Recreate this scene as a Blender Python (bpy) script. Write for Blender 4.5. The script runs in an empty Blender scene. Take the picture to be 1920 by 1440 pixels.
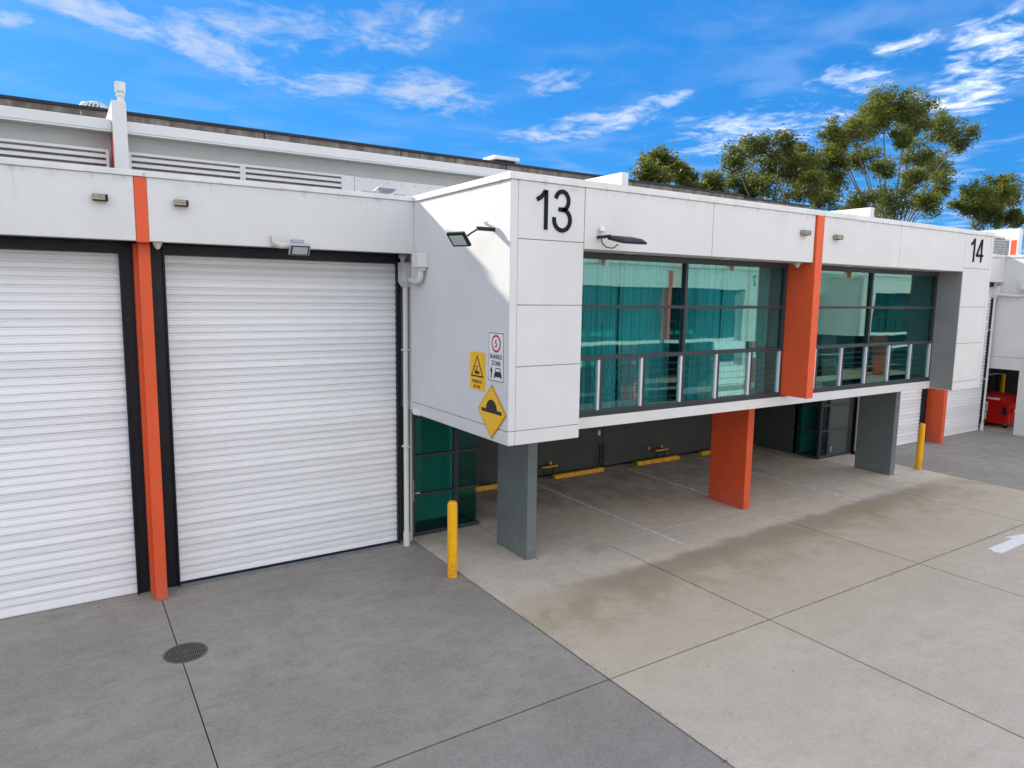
import bpy, bmesh, math, random
from mathutils import Vector, Matrix
random.seed(7)
R = math.radians
sc = bpy.context.scene
COL = sc.collection

# ------------------------------------------------------------------ camera
cam_d = bpy.data.cameras.new("camera"); cam = bpy.data.objects.new("camera", cam_d)
COL.objects.link(cam); sc.camera = cam
CP = Vector((-5.5086, -8.6002, 5.0)); FPX = 1306.75
ya, pi_, ro = R(32.928), R(-7.2992), R(0.7985)
fwd = Vector((math.sin(ya)*math.cos(pi_), math.cos(ya)*math.cos(pi_), math.sin(pi_)))
rt = Vector((math.cos(ya), -math.sin(ya), 0)); up = rt.cross(fwd)
CR = rt*math.cos(ro)+up*math.sin(ro); CU = -rt*math.sin(ro)+up*math.cos(ro)
m = Matrix((CR, CU, -fwd)).transposed().to_4x4(); m.translation = CP
cam.matrix_world = m
cam_d.sensor_fit = 'HORIZONTAL'; cam_d.sensor_width = 36; cam_d.lens = FPX/1920*36
cam_d.clip_start = 0.1; cam_d.clip_end = 2000

# ------------------------------------------------------------------ sun, sky, exposure
SUN_DIR = Vector((-0.25, 1.0, 0.565)).normalized()          # towards the sun
EXPOSURE = 1.8; SUN = 3.0; SKY = 0.05
sun_d = bpy.data.lights.new("sun", 'SUN'); sun_d.energy = SUN; sun_d.angle = R(2.0); sun_d.color = (1, .92, .80)
sun = bpy.data.objects.new("sun", sun_d); COL.objects.link(sun)
sun.rotation_euler = SUN_DIR.to_track_quat('Z', 'Y').to_euler(); sun.location = (0, 0, 40)
sc.view_settings.view_transform = 'Standard'; sc.view_settings.look = 'None'
sc.view_settings.exposure = EXPOSURE; sc.view_settings.gamma = 1; sc.view_settings.use_curve_mapping = False

class NT:
    """little helper for node trees"""
    def __init__(s, tree): s.t = tree; s.t.nodes.clear()
    def n(s, typ, ins=None, out=0, **kw):
        nd = s.t.nodes.new(typ)
        for k, v in kw.items(): setattr(nd, k, v)
        for k, v in (ins or {}).items():
            sk = nd.inputs[k]
            if isinstance(v, bpy.types.NodeSocket): s.t.links.new(v, sk)
            else: sk.default_value = v
        return nd.outputs[out] if out is not None else nd
    def math(s, op, a, b=0.0, clamp=False):
        return s.n('ShaderNodeMath', {0: a, 1: b}, operation=op, use_clamp=clamp)
    def ramp(s, v, a, b, lo=0.0, hi=1.0):
        return s.n('ShaderNodeMapRange', {0: v, 1: a, 2: b, 3: lo, 4: hi}, clamp=True, interpolation_type='SMOOTHSTEP')
    def mix(s, f, a, b, mode='MIX'):
        nd = s.t.nodes.new('ShaderNodeMix'); nd.data_type = 'RGBA'; nd.blend_type = mode
        for i, v in ((0, f), (6, a), (7, b)):
            if isinstance(v, bpy.types.NodeSocket): s.t.links.new(v, nd.inputs[i])
            elif i == 0: nd.inputs[0].default_value = v
            else: nd.inputs[i].default_value = (*v, 1) if len(v) == 3 else v
        return nd.outputs[2]
    def noise(s, vec, scale, detail=4, rough=.55, out=0, **kw):
        return s.n('ShaderNodeTexNoise', {'Vector': vec, 'Scale': scale, 'Detail': detail, 'Roughness': rough, **kw}, out=out)
    def mapv(s, vec, scale=(1, 1, 1), loc=(0, 0, 0), rot=(0, 0, 0)):
        return s.n('ShaderNodeMapping', {'Vector': vec, 'Scale': scale, 'Location': loc, 'Rotation': rot})

# cloud patches on a flat cloud layer: affine maps of (x/z, y/z) into unit discs, and their density
CLOUDS = [
    ((3.638, 0.161, -1.196, -2.627, 6.093, -18.438), 1),
    ((3.202, -0.193, -1.467, -3.69, 4.518, -12.684), 1),
    ((2.068, -0.526, -0.237, 1.233, 3.217, -10.23), 0.7),
    ((3.835, -1.394, 0.29, 3.646, 3.027, -14.624), 0.85),
    ((2.947, -1.258, -0.586, 0.063, 3.005, -10.163), 0.9),
    ((4.332, -1.87, -0.035, 2.651, 3.791, -12.453), 0.6),
    ((4.501, -3.724, 1.203, 4.544, 2.044, -14.825), 0.75),
    ((1.712, -1.434, 0.381, 3.322, 1.393, -13.61), 0.8),
    ((4.506, -5.156, 2.119, 7.414, 0.609, -21.575), 0.75),
    ((1.117, -1.481, 0.353, 1.606, 0.488, -7.216), 0.6),
    ((1.438, -4.726, 2.248, 2.482, -1.477, -6.033), 0.8),
    ((3.002, -6.407, 1.634, 6.691, 2.499, -23.24), 0.75),
    ((1.677, -3.557, 0.313, 1.556, 2.153, -10.192), 0.7),
    ((2.533, -4.62, 1.212, 3.476, 1.013, -12.859), 0.55),
    ((10.322, 0.581, -0.664, 5.41, 7.737, -25.415), 0.6),
]
world = bpy.data.worlds.new("World"); sc.world = world; world.use_nodes = True
w = NT(world.node_tree)
sky = w.n('ShaderNodeTexSky', {}, sky_type='NISHITA', sun_disc=False, sun_elevation=math.asin(SUN_DIR.z),
          sun_rotation=math.atan2(SUN_DIR.x, SUN_DIR.y), air_density=1.0, dust_density=0.25, ozone_density=2.5, altitude=100)
dirv = w.n('ShaderNodeTexCoord', {}, out=0)
sep = w.n('ShaderNodeSeparateXYZ', {0: dirv}, out=None)
zc = w.math('MAXIMUM', sep.outputs[2], 0.03)
px = w.math('DIVIDE', sep.outputs[0], zc); py = w.math('DIVIDE', sep.outputs[1], zc)
pv = w.n('ShaderNodeCombineXYZ', {0: px, 1: py, 2: 1.0})
warp = w.noise(pv, 2.2, 3, .5, out=1)
pw = w.n('ShaderNodeVectorMath', {0: pv, 1: w.n('ShaderNodeVectorMath', {0: warp, 'Scale': 0.34}, operation='SCALE')}, operation='ADD')
mask = None
for (a, b, c, d, e, f), st in CLOUDS:
    q1 = w.n('ShaderNodeVectorMath', {0: pv, 1: (a, b, c)}, operation='DOT_PRODUCT', out=1)
    q2 = w.n('ShaderNodeVectorMath', {0: pv, 1: (d, e, f)}, operation='DOT_PRODUCT', out=1)
    ln = w.n('ShaderNodeVectorMath', {0: w.n('ShaderNodeCombineXYZ', {0: q1, 1: q2, 2: 0.0})}, operation='LENGTH', out=1)
    v = w.ramp(ln, 1.55, 0.45, 0, st)
    mask = v if mask is None else w.math('MAXIMUM', mask, v)
front = w.n('ShaderNodeVectorMath', {0: dirv, 1: (math.sin(ya), math.cos(ya), 0)}, operation='DOT_PRODUCT', out=1)
gen = w.math('MULTIPLY', w.ramp(w.noise(pv, .8, 2, .5), .28, .44), w.ramp(front, .70, .45, 0.0, 1.25))  # extra cloud outside the view, added to light the shaded fronts
mask = w.math('MAXIMUM', mask, gen)
lump = w.noise(w.mapv(w.mapv(pw, rot=(0, 0, ya)), (1.0, .72, 1)), 8.5, 9, .62)
lump2 = w.noise(pw, 2.4, 3, .5)
dens = w.math('ADD', w.math('MULTIPLY', w.math('SUBTRACT', lump, .5), 1.5), w.math('MULTIPLY', w.math('SUBTRACT', lump2, .5), .9))
dens = w.math('ADD', dens, w.math('MULTIPLY', mask, .62))
cl = w.math('MULTIPLY', w.ramp(dens, .12, 1.10, 0, .78), w.ramp(mask, .02, .3))
veil = w.math('MULTIPLY', w.ramp(lump2, .42, .75, 0, .16), w.ramp(sep.outputs[2], .05, .3, 1.0, .45))
cl = w.math('MAXIMUM', cl, veil)
cl = w.math('MULTIPLY', cl, w.ramp(sep.outputs[2], .0, .08))
SKYG = (.31, .72, 1.03)
skyc = w.mix(1.0, sky, SKYG, 'MULTIPLY')
skyc = w.mix(.68, skyc, (.06, 1.50, 4.7))
CLOUDC = (4.5, 4.8, 5.4)
# clouds away from the sun get a brighter colour, added as fill for shaded walls
away = w.n('ShaderNodeVectorMath', {0: dirv, 1: tuple(-SUN_DIR)}, operation='DOT_PRODUCT', out=1)
cloudc = w.mix(w.ramp(away, -.78, -.15), CLOUDC, (14.6, 14.1, 13.5))
final = w.mix(cl, skyc, cloudc)
bg = w.n('ShaderNodeBackground', {'Color': final, 'Strength': SKY})
w.n('ShaderNodeOutputWorld', {0: bg}, out=None)

# ------------------------------------------------------------------ materials
def new_mat(name):
    mt = bpy.data.materials.new(name); mt.use_nodes = True
    return mt, NT(mt.node_tree)
def finish(t, mt, color, rough=.6, spec=.35, metallic=0.0, bump=None, bs=.1, bd=.005, **kw):
    ins = {'Base Color': color if isinstance(color, bpy.types.NodeSocket) else (*color, 1), 'Roughness': rough,
           'Specular IOR Level': spec, 'Metallic': metallic}
    ins.update(kw)
    if bump is not None:
        ins['Normal'] = t.n('ShaderNodeBump', {'Height': bump, 'Strength': bs, 'Distance': bd})
    p = t.n('ShaderNodeBsdfPrincipled', ins)
    t.n('ShaderNodeOutputMaterial', {0: p}, out=None)
    return mt
def scl(c, k): return tuple(min(1, x*k) for x in c)
def painted(name, col, rough=.55, var=.06, streak=0.0, scale=1.3, spec=.35, bs=.12, dirt=(.22, .2, .17), low=0.0):
    mt, t = new_mat(name)
    pos = t.n('ShaderNodeNewGeometry', out=0)
    n1 = t.noise(pos, scale, 5, .6)
    c = t.mix(t.ramp(n1, .3, .7), scl(col, 1-var), scl(col, 1+var*.6))
    n2 = t.noise(pos, 45, 3, .6)
    c = t.mix(t.ramp(n2, .66, .8, 0, .25), c, scl(col, .72))
    if streak:
        sp = t.n('ShaderNodeSeparateXYZ', {0: pos}, out=None)
        sv = t.noise(t.mapv(pos, (9, 9, .35)), 1.6, 5, .65)
        hi = t.math('MULTIPLY', t.ramp(sp.outputs[2], 5.9, 6.62), t.ramp(sp.outputs[2], 6.70, 6.66))
        s = t.math('MULTIPLY', t.ramp(sv, .56, .8, 0, streak), t.math('ADD', t.math('MULTIPLY', hi, .9), .10))
        c = t.mix(s, c, dirt)
        gr = t.math('MULTIPLY', t.ramp(t.noise(pos, 6, 4, .7), .5, .66, 0, streak), t.math('MULTIPLY', t.ramp(sp.outputs[2], 6.5, 6.64), t.ramp(sp.outputs[2], 6.70, 6.66)))
        c = t.mix(gr, c, dirt)
    if low:
        sp = t.n('ShaderNodeSeparateXYZ', {0: pos}, out=None)
        f = t.math('MULTIPLY', t.ramp(sp.outputs[2], .7, .0), t.ramp(t.noise(pos, 11, 5, .7), .42, .7, 0, low))
        c = t.mix(f, c, dirt)
        sc_ = t.noise(t.mapv(pos, (3, 3, 22)), 2.2, 4, .7)
        c = t.mix(t.math('MULTIPLY', t.ramp(sc_, .62, .72, 0, low*.6), t.ramp(sp.outputs[2], 1.6, .4)), c, scl(dirt, 1.4))
    return finish(t, mt, c, rough, spec, bump=t.noise(pos, 60, 4, .6), bs=bs, bd=.004)

M = {}
M['white'] = painted('white_wall_paint', (.675, .675, .662), .6, .045, .32, .8, bs=.18)
M['cap'] = painted('flashing_paint', (.70, .705, .69), .45, .08, .2, 2.5)
M['joint'] = painted('joint_sealant', (.24, .245, .24), .8, .1)
M['soffit'] = painted('soffit_paint', (.62, .63, .62), .7, .04)
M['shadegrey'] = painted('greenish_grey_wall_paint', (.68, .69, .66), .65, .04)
M['orange'] = painted('orange_paint', (.75, .102, .030), .5, .07, 0, 1.5, low=.7)
M['pier'] = painted('slate_grey_paint', (.145, .175, .175), .55, .07, 0, 2.5, low=.8, dirt=(.26, .25, .23))
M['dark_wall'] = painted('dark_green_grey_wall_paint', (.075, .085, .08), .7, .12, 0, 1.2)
M['black'] = painted('black_steel_paint', (.010, .013, .018), .45, .15)
M['frame'] = painted('charcoal_aluminium', (.042, .046, .052), .5, .08, spec=.3)
M['silver'] = painted('silver_louvre_track', (.62, .64, .68), .35, .06, spec=.5)
M['pipe'] = painted('off_white_pvc', (.70, .70, .67), .4, .05, .15, 3)
M['yellow'] = painted('yellow_safety_paint', (.93, .45, .004), .45, .07, 0, 6, low=.6, dirt=(.12, .09, .05))
M['red'] = painted('red_plastic', (.62, .012, .008), .4, .08, 0, 3)
M['sign_white'] = painted('sign_white', (.80, .80, .80), .4, .03)
M['sign_black'] = painted('sign_black', (.012, .012, .014), .45, .05)
M['sign_red'] = painted('sign_red', (.62, .01, .02), .45, .05)
M['sign_yellow'] = painted('sign_yellow', (.92, .50, .004), .4, .03)
M['digit'] = painted('digit_black', (.008, .010, .016), .6, .05, spec=.15)
M['lamp_grey'] = painted('lamp_grey_casting', (.36, .38, .44), .4, .08, spec=.5)
M['beige'] = painted('beige_lamp_face', (.36, .32, .22), .5, .2, 0, 20)
M['bracket'] = painted('cream_bracket', (.60, .58, .48), .5, .12, 0, 10)
M['interior'] = painted('interior_wall_paint', (.55, .55, .52), .8, .04)
M['carpet'] = painted('interior_floor', (.10, .10, .11), .9, .1)
M['roof'] = painted('roof_sheeting', (.34, .35, .35), .5, .1)
M['dark_cap'] = painted('dark_capping', (.012, .013, .02), .5, .1)
M['rubber'] = painted('black_rubber', (.012, .012, .012), .8, .1)
M['sill'] = painted('blue_grey_threshold', (.17, .20, .215), .5, .15, 0, 4)
M['grille'] = painted('brown_grille', (.38, .30, .26), .6, .2, 0, 12)
M['bark'] = painted('bark', (.20, .16, .12), .9, .25, 0, 3)
M['iron'] = painted('cast_iron', (.10, .095, .09), .6, .25, 0, 14, spec=.5)

def slat_mat():
    mt, t = new_mat('white_enamel_slats')
    pos = t.n('ShaderNodeNewGeometry', out=0)
    rnd = t.n('ShaderNodeObjectInfo', out=5)
    c = t.mix(t.ramp(rnd, 0, 1), (.83, .83, .84), (.93, .93, .94))
    dn = t.noise(t.mapv(pos, (.7, 2, 14)), 2.0, 5, .6)
    c = t.mix(t.ramp(dn, .58, .78, 0, .22), c, (.45, .45, .46))
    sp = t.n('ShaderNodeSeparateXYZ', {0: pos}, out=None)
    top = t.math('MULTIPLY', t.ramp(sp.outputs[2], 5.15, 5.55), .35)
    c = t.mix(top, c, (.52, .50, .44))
    sk = t.noise(pos, 30, 2, .5)
    c = t.mix(t.ramp(sk, .74, .8, 0, .5), c, (.3, .3, .3))
    return finish(t, mt, c, .38, .45, bump=t.noise(t.mapv(pos, (1, 1, 3)), 5, 3, .5), bs=.06, bd=.02)
M['slat'] = slat_mat()

def concrete_panel_mat():
    mt, t = new_mat('weathered_precast_concrete')
    pos = t.n('ShaderNodeNewGeometry', out=0)
    n1 = t.noise(t.mapv(pos, (2.6, 2.6, .5)), 1.7, 6, .7)
    c = t.mix(t.ramp(n1, .35, .68), (.10, .085, .072), (.27, .235, .20))
    n2 = t.noise(pos, .5, 4, .6)
    c = t.mix(t.ramp(n2, .4, .6, 0, .5), c, (.14, .12, .10))
    n3 = t.noise(pos, 14, 5, .7)
    c = t.mix(t.ramp(n3, .5, .75, 0, .5), c, (.06, .052, .046))
    return finish(t, mt, c, .9, .2, bump=n3, bs=.4, bd=.02)
M['precast'] = concrete_panel_mat()

def slab_mat(name, c_lo, c_hi, warm):
    mt, t = new_mat(name)
    pos = t.n('ShaderNodeNewGeometry', out=0)
    sp = t.n('ShaderNodeSeparateXYZ', {0: pos}, out=None)
    big = t.noise(pos, .45, 5, .6)
    c = t.mix(t.ramp(big, .32, .66), scl(c_lo, .93), c_hi)
    big2 = t.noise(t.mapv(pos, (.55, 1.1, 1), loc=(7, 3, 0), rot=(0, 0, .5)), .8, 5, .62)
    c = t.mix(t.ramp(big2, .5, .72, 0, .5), c, scl(c_lo, .8))
    mid = t.noise(t.mapv(pos, (1, 1.6, 1)), 2.3, 6, .68)
    rnd = t.n('ShaderNodeObjectInfo', out=5)
    c = t.mix(t.ramp(rnd, 0, 1, 0, .3), c, scl(c_lo, .86))
    c = t.mix(t.ramp(mid, .38, .7, 0, .6), c, scl(c_lo, .74))
    # broomed swirls and fine grain of the finish
    wv = t.n('ShaderNodeVectorMath', {0: pos, 1: t.n('ShaderNodeVectorMath', {0: t.noise(pos, 6, 2, .5, out=1), 'Scale': .5}, operation='SCALE')}, operation='ADD')
    sw = t.noise(wv, 26, 4, .7)
    c = t.mix(t.ramp(sw, .38, .62, 0, .42), c, scl(c_hi, 1.30))
    sw2 = t.noise(wv, 11, 5, .72)
    c = t.mix(t.ramp(sw2, .5, .72, 0, .4), c, scl(c_lo, .62))
    gr = t.noise(pos, 95, 3, .7)
    c = t.mix(t.ramp(gr, .35, .68, .30, 0), c, scl(c_lo, .5))
    # faint tyre tracks running along the yard
    trk = t.noise(t.mapv(pos, (.12, 2.6, 1), rot=(0, 0, .06)), 1.6, 3, .55)
    c = t.mix(t.ramp(trk, .60, .72, 0, .28), c, scl(c_lo, .62))
    # light flecks and dark spots
    fl = t.n('ShaderNodeTexVoronoi', {'Vector': pos, 'Scale': 2.3, 'Randomness': 1.0}, out=0)
    c = t.mix(t.ramp(fl, .016, .010), c, (.05, .05, .05))
    fl2 = t.n('ShaderNodeTexVoronoi', {'Vector': t.mapv(pos, loc=(3.3, 1.7, 0)), 'Scale': 3.7, 'Randomness': 1.0}, out=0)
    c = t.mix(t.ramp(fl2, .022, .014, 0, .5), c, (.5, .48, .42))
    # oil patches
    oil = t.noise(t.mapv(pos, (1.2, .8, 1), loc=(5, 2, 0)), .95, 4, .65)
    c = t.mix(t.ramp(oil, .58, .76, 0, .45), c, scl(c_lo, .55))
    # dirty drip band in front of the overhang and rain-washed brown beyond it
    if warm:
        yy = t.math('ADD', sp.outputs[1], t.math('MULTIPLY', t.math('SUBTRACT', t.noise(t.mapv(pos, (1, .8, 1)), 1.3, 5, .62), .5), .75))
        yy = t.math('ADD', yy, t.math('MULTIPLY', sp.outputs[0], -.035))
        ex = t.ramp(sp.outputs[0], 15.2, 13.5)
        ex = t.math('MULTIPLY', ex, t.ramp(sp.outputs[0], .9, 2.6))
        c = t.mix(t.math('MULTIPLY', t.math('MULTIPLY', t.ramp(yy, .62, .25), t.ramp(sp.outputs[1], -4.5, -.8, .55, 1)), .55), c, (.42, .355, .255))
        band = t.math('MULTIPLY', t.ramp(yy, .62, .30), t.ramp(yy, -.65, .12))
        c = t.mix(t.math('MULTIPLY', t.math('MULTIPLY', band, ex), .5), c, (.19, .158, .108))
        moss = t.math('MULTIPLY', t.ramp(yy, .3, -.1), t.ramp(yy, -1.9, -.3))
        mn = t.noise(pos, 1.1, 5, .65)
        c = t.mix(t.math('MULTIPLY', moss, t.ramp(mn, .38, .64, 0, .62)), c, (.30, .255, .155))
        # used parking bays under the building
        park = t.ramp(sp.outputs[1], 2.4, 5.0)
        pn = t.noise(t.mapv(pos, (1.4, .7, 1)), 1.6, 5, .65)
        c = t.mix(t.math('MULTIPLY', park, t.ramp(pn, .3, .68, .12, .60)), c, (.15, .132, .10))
    bmp = t.math('ADD', t.math('MULTIPLY', sw, .5), t.math('MULTIPLY', gr, .5))
    return finish(t, mt, c, t.ramp(mid, .3, .7, .62, .82), .3, bump=bmp, bs=.35, bd=.004)
M['slab_tan'] = slab_mat('tan_concrete', (.56, .492, .415), (.675, .60, .51), True)
M['slab_grey'] = slab_mat('grey_concrete', (.268, .250, .222), (.338, .318, .285), False)
M['joint_dark'] = painted('slab_joint_filler', (.035, .032, .028), .9, .3, 0, 8)

def paintline_mat():
    mt, t = new_mat('worn_road_paint')
    pos = t.n('ShaderNodeNewGeometry', out=0)
    n = t.noise(pos, 9, 6, .75)
    c = t.mix(t.ramp(n, .42, .6), (.50, .48, .44), (.82, .82, .81))
    return finish(t, mt, c, .7, .3)
M['line'] = paintline_mat()
M['arrow'] = painted('white_arrow_paint', (.80, .80, .79), .6, .05, 0, 12)

def glass_mat(name, tint, refl, rcol, rough=.0, wob=.0):
    mt, t = new_mat(name)
    pos = t.n('ShaderNodeNewGeometry', out=0)
    nrm = t.n('ShaderNodeBump', {'Height': t.noise(pos, .9, 1, .4), 'Strength': wob, 'Distance': .02})
    g = t.n('ShaderNodeBsdfGlossy', {'Color': (*rcol, 1), 'Roughness': rough, 'Normal': nrm})
    tr = t.n('ShaderNodeBsdfTransparent', {'Color': (*tint, 1)})
    gm = t.n('ShaderNodeNewGeometry', out=None)
    cs = t.math('ABSOLUTE', t.n('ShaderNodeVectorMath', {0: gm.outputs['Normal'], 1: gm.outputs['Incoming']}, operation='DOT_PRODUCT', out=1))
    fr = t.math('POWER', t.math('SUBTRACT', 1.0, cs), 5.0)
    fac = t.math('ADD', t.math('MULTIPLY', fr, .8), refl, clamp=True)
    t.n('ShaderNodeOutputMaterial', {0: t.n('ShaderNodeMixShader', {0: fac, 1: tr, 2: g})}, out=None)
    return mt
M['glass'] = glass_mat('teal_coated_glass', (.50, .90, .915), .105, (.60, .80, .74), 0, .10)
M['glass2'] = glass_mat('green_lobby_glass', (.37, .73, .69), .03, (.5, .85, .8))
M['lens'] = glass_mat('lamp_lens', (.90, .94, .93), .06, (.9, .9, .9), .05)

def curtain_mat():
    mt, t = new_mat('white_sheer_fabric')
    pos = t.n('ShaderNodeNewGeometry', out=0)
    n = t.noise(t.mapv(pos, (30, 1, .4)), 1.2, 3, .5)
    c = t.mix(t.ramp(n, .3, .7), (.45, .46, .46), (.80, .81, .80))
    d = t.n('ShaderNodeBsdfDiffuse', {'Color': c}); tl = t.n('ShaderNodeBsdfTranslucent', {'Color': c})
    s = t.n('ShaderNodeMixShader', {0: .35, 1: d, 2: tl})
    t.n('ShaderNodeOutputMaterial', {0: s}, out=None)
    return mt
M['sheer'] = curtain_mat()
M['drape'] = painted('grey_brown_drape', (.42, .40, .36), .9, .1, 0, 5)

def leaf_mat(name, a, b, tip):
    mt, t = new_mat(name)
    pos = t.n('ShaderNodeNewGeometry', out=0)
    n = t.noise(pos, .55, 4, .6); n2 = t.noise(pos, 3.5, 2, .5)
    c = t.mix(t.ramp(n, .35, .65), a, b)
    c = t.mix(t.ramp(n2, .45, .7, 0, .7), c, tip)
    d = t.n('ShaderNodeBsdfPrincipled', {'Base Color': c, 'Roughness': .5, 'Specular IOR Level': .3})
    tl = t.n('ShaderNodeBsdfTranslucent', {'Color': t.mix(.5, c, tip)})
    t.n('ShaderNodeOutputMaterial', {0: t.n('ShaderNodeMixShader', {0: .42, 1: d, 2: tl})}, out=None)
    return mt
M['leaf'] = leaf_mat('gum_leaves', (.05, .075, .014), (.12, .155, .026), (.25, .265, .035))
M['leaf_dark'] = leaf_mat('dark_gum_leaves', (.035, .055, .016), (.10, .13, .024), (.21, .22, .035))

# ------------------------------------------------------------------ geometry helpers
class MB:
    def __init__(s): s.v = []; s.f = []
    def box(s, x0, x1, y0, y1, z0, z1):
        b = len(s.v)
        s.v += [(x0,y0,z0),(x1,y0,z0),(x1,y1,z0),(x0,y1,z0),(x0,y0,z1),(x1,y0,z1),(x1,y1,z1),(x0,y1,z1)]
        s.f += [tuple(b+i for i in q) for q in ((0,3,2,1),(4,5,6,7),(0,1,5,4),(1,2,6,5),(2,3,7,6),(3,0,4,7))]
        return s
    def prism(s, poly, d):
        """poly: list of 3-D points (planar); extruded by vector d"""
        n = len(poly); b = len(s.v); d = Vector(d)
        s.v += [tuple(p) for p in poly] + [tuple(Vector(p)+d) for p in poly]
        s.f.append(tuple(b+i for i in range(n))[::-1]); s.f.append(tuple(b+n+i for i in range(n)))
        for i in range(n):
            j = (i+1) % n; s.f.append((b+i, b+j, b+n+j, b+n+i))
        return s
    def tube(s, pts, rad, seg=12, cap=True):
        pts = [Vector(p) for p in pts]; n = len(pts)
        rads = rad if isinstance(rad, (list, tuple)) else [rad]*n
        b = len(s.v); ref = None
        for i, p in enumerate(pts):
            d = (pts[min(i+1, n-1)]-pts[max(i-1, 0)]).normalized()
            if ref is None: ref = Vector((0,0,1)) if abs(d.z) < .9 else Vector((1,0,0))
            u = (ref - d*ref.dot(d)).normalized(); ref = u; q = d.cross(u)
            for k in range(seg):
                a = 2*math.pi*k/seg
                s.v.append(tuple(p + (u*math.cos(a)+q*math.sin(a))*rads[i]))
        for i in range(n-1):
            for k in range(seg):
                k2 = (k+1) % seg
                s.f.append((b+i*seg+k, b+i*seg+k2, b+(i+1)*seg+k2, b+(i+1)*seg+k))
        if cap:
            s.f.append(tuple(b+k for k in range(seg))[::-1]); s.f.append(tuple(b+(n-1)*seg+k for k in range(seg)))
        return s
    def mesh(s, name):
        me = bpy.data.meshes.new(name); me.from_pydata(s.v, [], s.f)
        bm = bmesh.new(); bm.from_mesh(me); bmesh.ops.recalc_face_normals(bm, faces=bm.faces); bm.to_mesh(me); bm.free()
        return me
def obj(name, mb, mat, parent=None, bevel=0, smooth=False, label=None, kind=None):
    me = mb if isinstance(mb, bpy.types.Mesh) else mb.mesh(name)
    if not me.materials: me.materials.append(M[mat])
    o = bpy.data.objects.new(name, me); COL.objects.link(o)
    if parent: o.parent = parent
    if bevel:
        bv = o.modifiers.new('bevel', 'BEVEL'); bv.width = bevel; bv.segments = 2; bv.limit_method = 'ANGLE'; bv.angle_limit = R(40)
    if smooth:
        me.polygons.foreach_set('use_smooth', [True]*len(me.polygons)); me.set_sharp_from_angle(angle=R(42))
    if label: o['label'] = label
    if kind: o['kind'] = kind
    return o
def thing(name, label, cat, loc=(0, 0, 0), rz=0, group=None):
    o = bpy.data.objects.new(name, None); COL.objects.link(o); o.location = loc; o.rotation_euler = (0, 0, rz)
    o['label'] = label; o['category'] = cat
    if group: o['group'] = group
    o.empty_display_size = .2
    return o
def holder(name, parent, label=None):
    o = bpy.data.objects.new(name, None); COL.objects.link(o); o.parent = parent; o.empty_display_size = .1
    if label: o['label'] = label
    return o
def tag(o, label, cat, group=None):
    o['label'] = label; o['category'] = cat
    if group: o['group'] = group
    return o
def bx(name, p, dims, mat, bevel=0, **k): return obj(name, MB().box(*dims), mat, p, bevel, **k)
def copy_tree(o, parent=None):
    c = o.copy(); COL.objects.link(c); c.parent = parent
    for ch in [x for x in bpy.data.objects if x.parent == o]: copy_tree(ch, c)
    return c
def text_mb(s, size, depth=.004):
    cu = bpy.data.curves.new('t', 'FONT'); cu.body = s; cu.size = size; cu.extrude = depth/2; cu.align_x = 'CENTER'; cu.resolution_u = 3
    o = bpy.data.objects.new('t', cu); me = bpy.data.meshes.new_from_object(o)
    bpy.data.objects.remove(o); return me

# ------------------------------------------------------------------ ground
g = obj('ground', MB().box(-300, 400, -300, 400, -.6, -.035), 'joint_dark'); g['kind'] = 'structure'
paving = holder('concrete_paving', None); paving['kind'] = 'structure'
J = .015
def slab(x0, x1, y0, y1, mat):
    J1 = .007 if mat == 'slab_grey' and x1 != XA else J
    J0 = .007 if mat == 'slab_grey' else J
    o = bx('concrete_slab', paving, (x0+J0, x1-J1, y0+J, y1-J, -.03, 0), mat, .003)
    return o
XA, XB, XD, XE, XF, XG, YB, YC = .29, 1.9, 3.57, 8.05, 12.8, 15.85, 1.84, -2.1
XL = -4.38
rows = [(-30, -22), (-22, -17), (-17, -12), (-12, -6.4), (-6.4, YC)]
for x0, x1 in ((-40, -30), (-30, -22), (-22, -13), (-13, XL), (XL, XA)):
    slab(x0, x1, YC, 4.3, 'slab_grey')
    for r in rows: slab(x0, x1, *r, 'slab_grey')
for x0, x1 in ((XA, XD), (XD, XE), (XE, XF), (XF, XG)):
    slab(x0, x1, YC, YB, 'slab_tan')
for x0, x1 in ((XA, XD), (XD, XE), (XE, XF), (XF, XG)):
    for r in rows: slab(x0, x1, *r, 'slab_tan')
slab(XA, XB, YB, 4.12, 'slab_tan'); slab(XA, XB, 4.12, 7, 'slab_tan'); slab(XB, XE, YB, 7, 'slab_tan'); slab(XE, XF+1.4, YB, 7, 'slab_tan'); slab(XF+1.4, XG, YB, 7, 'slab_tan')
for x0, x1 in ((XG, 20.3), (20.3, 24.8)):
    slab(x0, x1, YC, 4.3, 'slab_grey')
    for r in rows: slab(x0, x1, *r, 'slab_grey')
slab(24.8, 32, YC, 7, 'slab_tan'); slab(32, 40, YC, 7, 'slab_tan')
for x0, x1 in ((24.8, 32), (32, 40), (40, 50)):
    for r in rows: slab(x0, x1, *r, 'slab_tan')
marks = holder('parking_markings', None); marks['kind'] = 'structure'
for x, y0, y1 in ((4.9, 1.0, 6.35), (8.15, 2.95, 6.3), (11.05, .9, 6.3)):
    bx('parking_line', marks, (x-.035, x+.035, y0, y1, .001, .005), 'line')
arr = obj('arrow_marking', MB().prism([(10.03,-2.42,.003),(10.12,-2.47,.003),(10.0,-2.55,.003),(10.06,-2.69,.003),(11.2,-2.66,.003),(11.14,-2.83,.003),(12.35,-2.53,.003),(11.17,-2.27,.003),(11.24,-2.41,.003)], (0,0,.004)), 'arrow')
tag(arr, 'white painted arrow on the tan concrete pointing right', 'road marking')

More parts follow.
